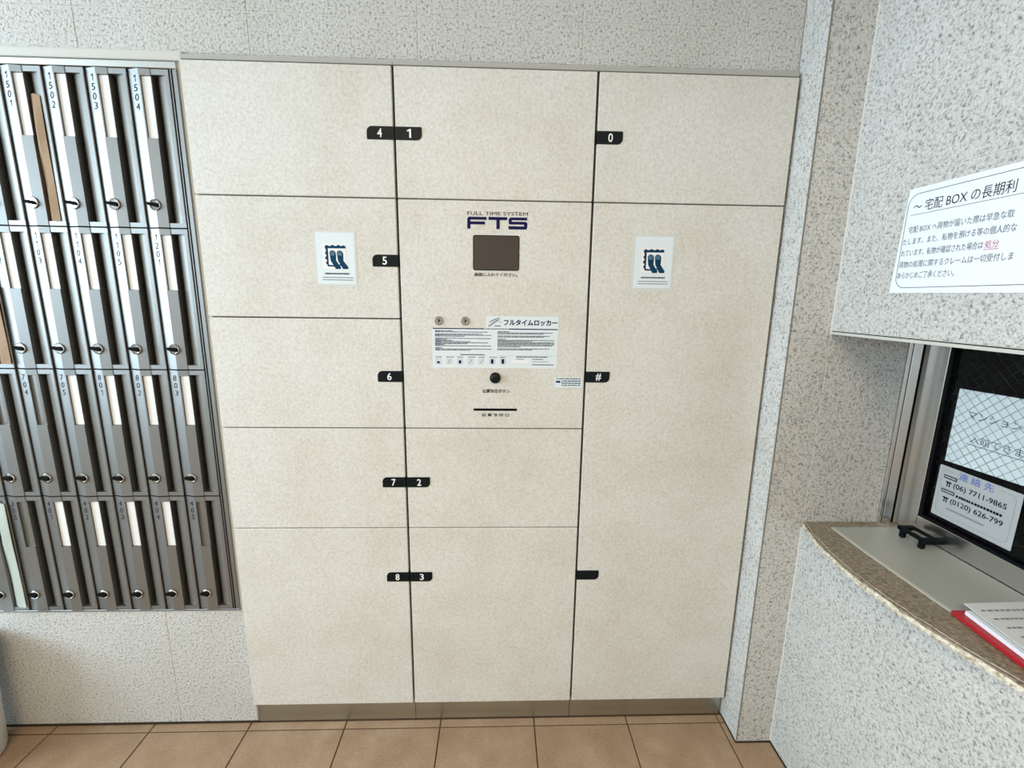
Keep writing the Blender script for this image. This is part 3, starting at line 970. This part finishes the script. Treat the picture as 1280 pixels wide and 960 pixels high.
# the wire net in the glass: diamonds
m = MB()
pitch = 0.0245
gx = XG + 0.0165
ya, yb, za, zb = ys1 - 0.007, -0.753, 0.7975, 1.235
L = zb - za
k = -int(L / pitch) - 1
while k * pitch < (ya - yb):
    for sgn in (1, -1):
        # line y = ya - (k*pitch + s), z = za + s (or zb - s)
        s0 = max(0, -k * pitch)
        s1 = min(L, (ya - yb) - k * pitch)
        if s1 > s0 + 0.002:
            p0 = (gx, ya - (k * pitch + s0), za + s0 if sgn > 0 else zb - s0)
            p1 = (gx, ya - (k * pitch + s1), za + s1 if sgn > 0 else zb - s1)
            m.tube([p0, p1], 0.00042, 3)
    k += 1
wm = m.build('wire_net', WIRE, wn)
wm['kind'] = 'stuff'
# black loop handle at the foot of the sash
m = MB()
hz = 0.762
m.bevbox(1.734, 1.745, -0.238, -0.166, hz - 0.004, hz + 0.005, 0.003, 0, 2)
m.bevbox(1.766, 1.775, -0.238, -0.166, hz - 0.002, hz + 0.006, 0.003, 0, 2)
m.bevbox(1.734, 1.775, -0.180, -0.166, hz - 0.005, hz + 0.006, 0.003, 0, 2)
m.bevbox(1.734, 1.792, -0.246, -0.228, hz - 0.006, hz + 0.006, 0.003, 0, 2)
m.bevbox(1.734, 1.746, -0.186, -0.174, ZC + 0.0022, hz, 0.002)
m.bevbox(1.734, 1.746, -0.238, -0.226, ZC + 0.0022, hz, 0.002)
m.build('pull_handle', RUBBER, wn)

# contact sticker on the outside of the glass
SF = side(XG + 0.0088)
t = thing('contact_sticker', (XG + 0.008, -0.272, 0.812), 'grey contact sticker with two telephone numbers on the wired glass', 'sticker')
m = MB()
A, B_, C_, D_ = 0.1845, 0.3640, 0.8125, 0.9435
m.prism(rrect(A, B_, C_, D_, 0.003, 3), SF, 0, 0.0006)
m.build('sheet', STICKER, t)
m = MB()
outline(m, SF, A + 0.008, B_ - 0.010, C_ + 0.010, D_ - 0.010, 0.012, 0.0008, 0.0008, 1)
m.flat([(A + 0.040, D_ - 0.013), (A + 0.135, D_ - 0.013), (A + 0.135, D_ - 0.008), (A + 0.040, D_ - 0.008)], SF, 0.0010, 2)
add_text(m, '連 絡 先', SF, A + 0.048, A + 0.124, D_ - 0.0215, D_ - 0.003, 0.0012, 3, 0.006)
m.flat([(A + 0.014, D_ - 0.030), (A + 0.046, D_ - 0.030), (A + 0.046, D_ - 0.021), (A + 0.014, D_ - 0.021)], SF, 0.0010, 0)
m.flat([(A + 0.014, D_ - 0.066), (A + 0.046, D_ - 0.066), (A + 0.046, D_ - 0.057), (A + 0.014, D_ - 0.057)], SF, 0.0010, 0)
dashes(m, SF, A + 0.016, A + 0.044, D_ - 0.0275, 0.004, 0.0012, 2, 0.4, 0.003, 0.005)
dashes(m, SF, A + 0.016, A + 0.044, D_ - 0.0635, 0.004, 0.0012, 2, 0.4, 0.003, 0.005)
dashes(m, SF, A + 0.050, A + 0.150, D_ - 0.0665, 0.006, 0.0010, 0, 0.4, 0.004, 0.006)
add_text(m, '(06) 7711-9865', SF, A + 0.040, A + 0.155, D_ - 0.051, D_ - 0.034, 0.0010, 0, 0.012)
add_text(m, '(0120) 626-799', SF, A + 0.040, A + 0.155, D_ - 0.091, D_ - 0.074, 0.0010, 0, 0.012)
for dz in (0.049, 0.089):
    # telephone sign: handset over a body
    q = A + 0.021
    m.flat(rrect(q, q + 0.014, D_ - dz + 0.009, D_ - dz + 0.013, 0.0018, 3), SF, 0.0010, 0)
    m.flat([(q + 0.0025, D_ - dz), (q + 0.0055, D_ - dz), (q + 0.0060, D_ - dz + 0.009), (q + 0.0035, D_ - dz + 0.009)], SF, 0.0010, 0)
    m.flat([(q + 0.0085, D_ - dz), (q + 0.0115, D_ - dz), (q + 0.0105, D_ - dz + 0.009), (q + 0.0080, D_ - dz + 0.009)], SF, 0.0010, 0)
m.flat([(A + 0.014, D_ - 0.0550), (A + 0.155, D_ - 0.0550), (A + 0.155, D_ - 0.0545), (A + 0.014, D_ - 0.0545)], SF, 0.0009, 1)
dashes(m, SF, A + 0.034, A + 0.120, D_ - 0.105, 0.0045, 0.0010, 1, 0.4, 0.003, 0.006)
m.build('print', [BLACK_INK, PALE_INK, STICKER, BLUE_INK], t)

# notice inside the glass
t = thing('window_notice', (XG + 0.019, -0.30, 0.95), 'white printed notice behind the wired glass above the contact sticker', 'notice')
WF = side(XG + 0.0205)
m = MB().prism([(0.182, 0.952), (0.480, 0.962), (0.480, 1.144), (0.182, 1.136)], WF, -0.0006, 0).build('sheet', PAPER_IN, t)
m = MB()
add_text(m, 'マンション 関', WF, 0.214, 0.352, 1.069, 1.089, 0.0003, 0, 0.0)
add_text(m, '入館できま', WF, 0.228, 0.338, 1.015, 1.034, 0.0003, 0, 0.0)
m.flat([(0.222, 1.009), (0.350, 1.009), (0.350, 1.0105), (0.222, 1.0105)], WF, 0.0003, 0)
m.build('print', GREY_INK, t)

# notice on the wall above the window
t = thing('wall_notice', (XR - 0.001, -0.40, 1.358), 'white paper notice about the parcel box taped to the granite above the window', 'notice')
NF = side(XR - 0.0005)
m = MB().prism([(0.2470, 1.3590), (0.5500, 1.3560), (0.5530, 1.5650), (0.2560, 1.5675)], NF, 0, 0.0007).build('sheet', PAPER, t)
m = MB()
outline(m, NF, 0.2580, 0.5420, 1.3690, 1.5560, 0.022, 0.0010, 0.0010, 0, 8)
add_text(m, '～ 宅配 BOX の長期利', NF, 0.2720, 0.4550, 1.5195, 1.5410, 0.0010, 0, 0.0)
m.flat([(0.268, 1.5145), (0.470, 1.5145), (0.470, 1.5153), (0.268, 1.5153)], NF, 0.0010, 0)
m.build('print', BLACK_INK, t)
m = MB()
body = [('宅配 BOX へ荷物が届いた際は早急な取', 0.2690, 0.460, 1.4790), ('たします。また、私物を預ける等の個人的な', 0.2610, 0.468, 1.4560),
        ('れています。私物が確認された場合は', 0.2610, 0.4210, 1.4330), ('荷物の処理に関するクレームは一切受付しま', 0.2610, 0.472, 1.4100), ('あらかじめご了承ください。', 0.2610, 0.3800, 1.3880)]
for s, a, b_, z in body:
    add_text(m, s, NF, a, b_, z, z + 0.0135, 0.0010, 0, 0.0, res=2)
add_text(m, '処分', NF, 0.4240, 0.4460, 1.4330, 1.4465, 0.0010, 1, 0.0, res=2)
m.flat([(0.4230, 1.4305), (0.4475, 1.4305), (0.4475, 1.4315), (0.4230, 1.4315)], NF, 0.0010, 1)
m.build('print', [GREY_INK, RED_INK], t)

# papers on the counter
def sheet_on(name, pts, z0, th, mt, label, cat, lift=None, group=None):
    m = MB()
    k = len(pts)
    zz = lift or [0] * k
    vs = [(x, y, z0 + dz) for (x, y), dz in zip(pts, zz)] + [(x, y, z0 + dz + th) for (x, y), dz in zip(pts, zz)]
    m.add(vs, [tuple(range(k - 1, -1, -1)), tuple(range(k, 2 * k))] + [(i, (i + 1) % k, k + (i + 1) % k, k + i) for i in range(k)])
    return tag(m.build(name, mt), label, cat, group)


z0 = ZC + 0.0025
sheet_on('folder', [(1.578, -0.462), (1.556, -0.72), (1.775, -0.735), (1.780, -0.462)], z0, 0.007, RED, 'red folder under the papers on the counter', 'folder')
sheet_on('paper_stack', [(1.592, -0.474), (1.566, -0.71), (1.770, -0.73), (1.775, -0.470)], z0 + 0.0075, 0.008, PAPER, 'thick white papers lying in the red folder', 'papers')
sheet_on('printed_sheet', [(1.600, -0.462), (1.574, -0.70), (1.760, -0.72), (1.770, -0.455)], z0 + 0.0170, 0.0012, mat('sheet_white', (0.76, 0.77, 0.77, 1), 0.6), 'loose printed sheet on top of the papers in the red folder', 'paper', [0.004, 0, 0, 0.002])
sheet_on('loose_paper', [(1.645, -0.440), (1.650, -0.4535), (1.783, -0.4520), (1.783, -0.436)], ZC + 0.0022, 0.0012, mat('sheet_blue', (0.60, 0.65, 0.72, 1), 0.5), 'bluish sheet on the desk mat behind the red folder', 'paper')

m = MB()
pf = ((1.6, -0.462, z0 + 0.0215), (0.995, -0.02, 0), (-0.10, -0.99, 0))
random.seed(11)
for q in range(7):
    dashes(m, ((1.612, -0.485 - q * 0.022, z0 + 0.0210), (0.998, 0.02, 0), (-0.02, 0.998, 0)), 0.0, 0.10 + 0.02 * (q % 3), 0, 0.004, 0.0012 - q * 0.0003, 0, 0.9, 0.005, 0.012)
m.build('print', PALE_INK, bpy.data.objects['printed_sheet'])

# ------------------------------------------------------------------ bin at the foot of the wall
bx, by = -0.857, -0.122
t = thing('waste_bin', (bx, by, 0), 'white tapered round plastic bin on the floor by the granite wall', 'bin')
BF = ((bx, by, 0), (1, 0, 0), (0, 1, 0))
MB().lathe([(0.090, 0), (0.098, 0.004), (0.101, 0.014), (0.115, 0.35), (0.111, 0.35), (0.097, 0.02), (0.05, 0.02)], BF, 40).build('body', BIN, t, True)
MB().lathe([(0.1145, 0.345), (0.118, 0.347), (0.119, 0.355), (0.117, 0.360), (0.112, 0.358), (0.111, 0.348)], BF, 40).build('rim', BIN, t, True)
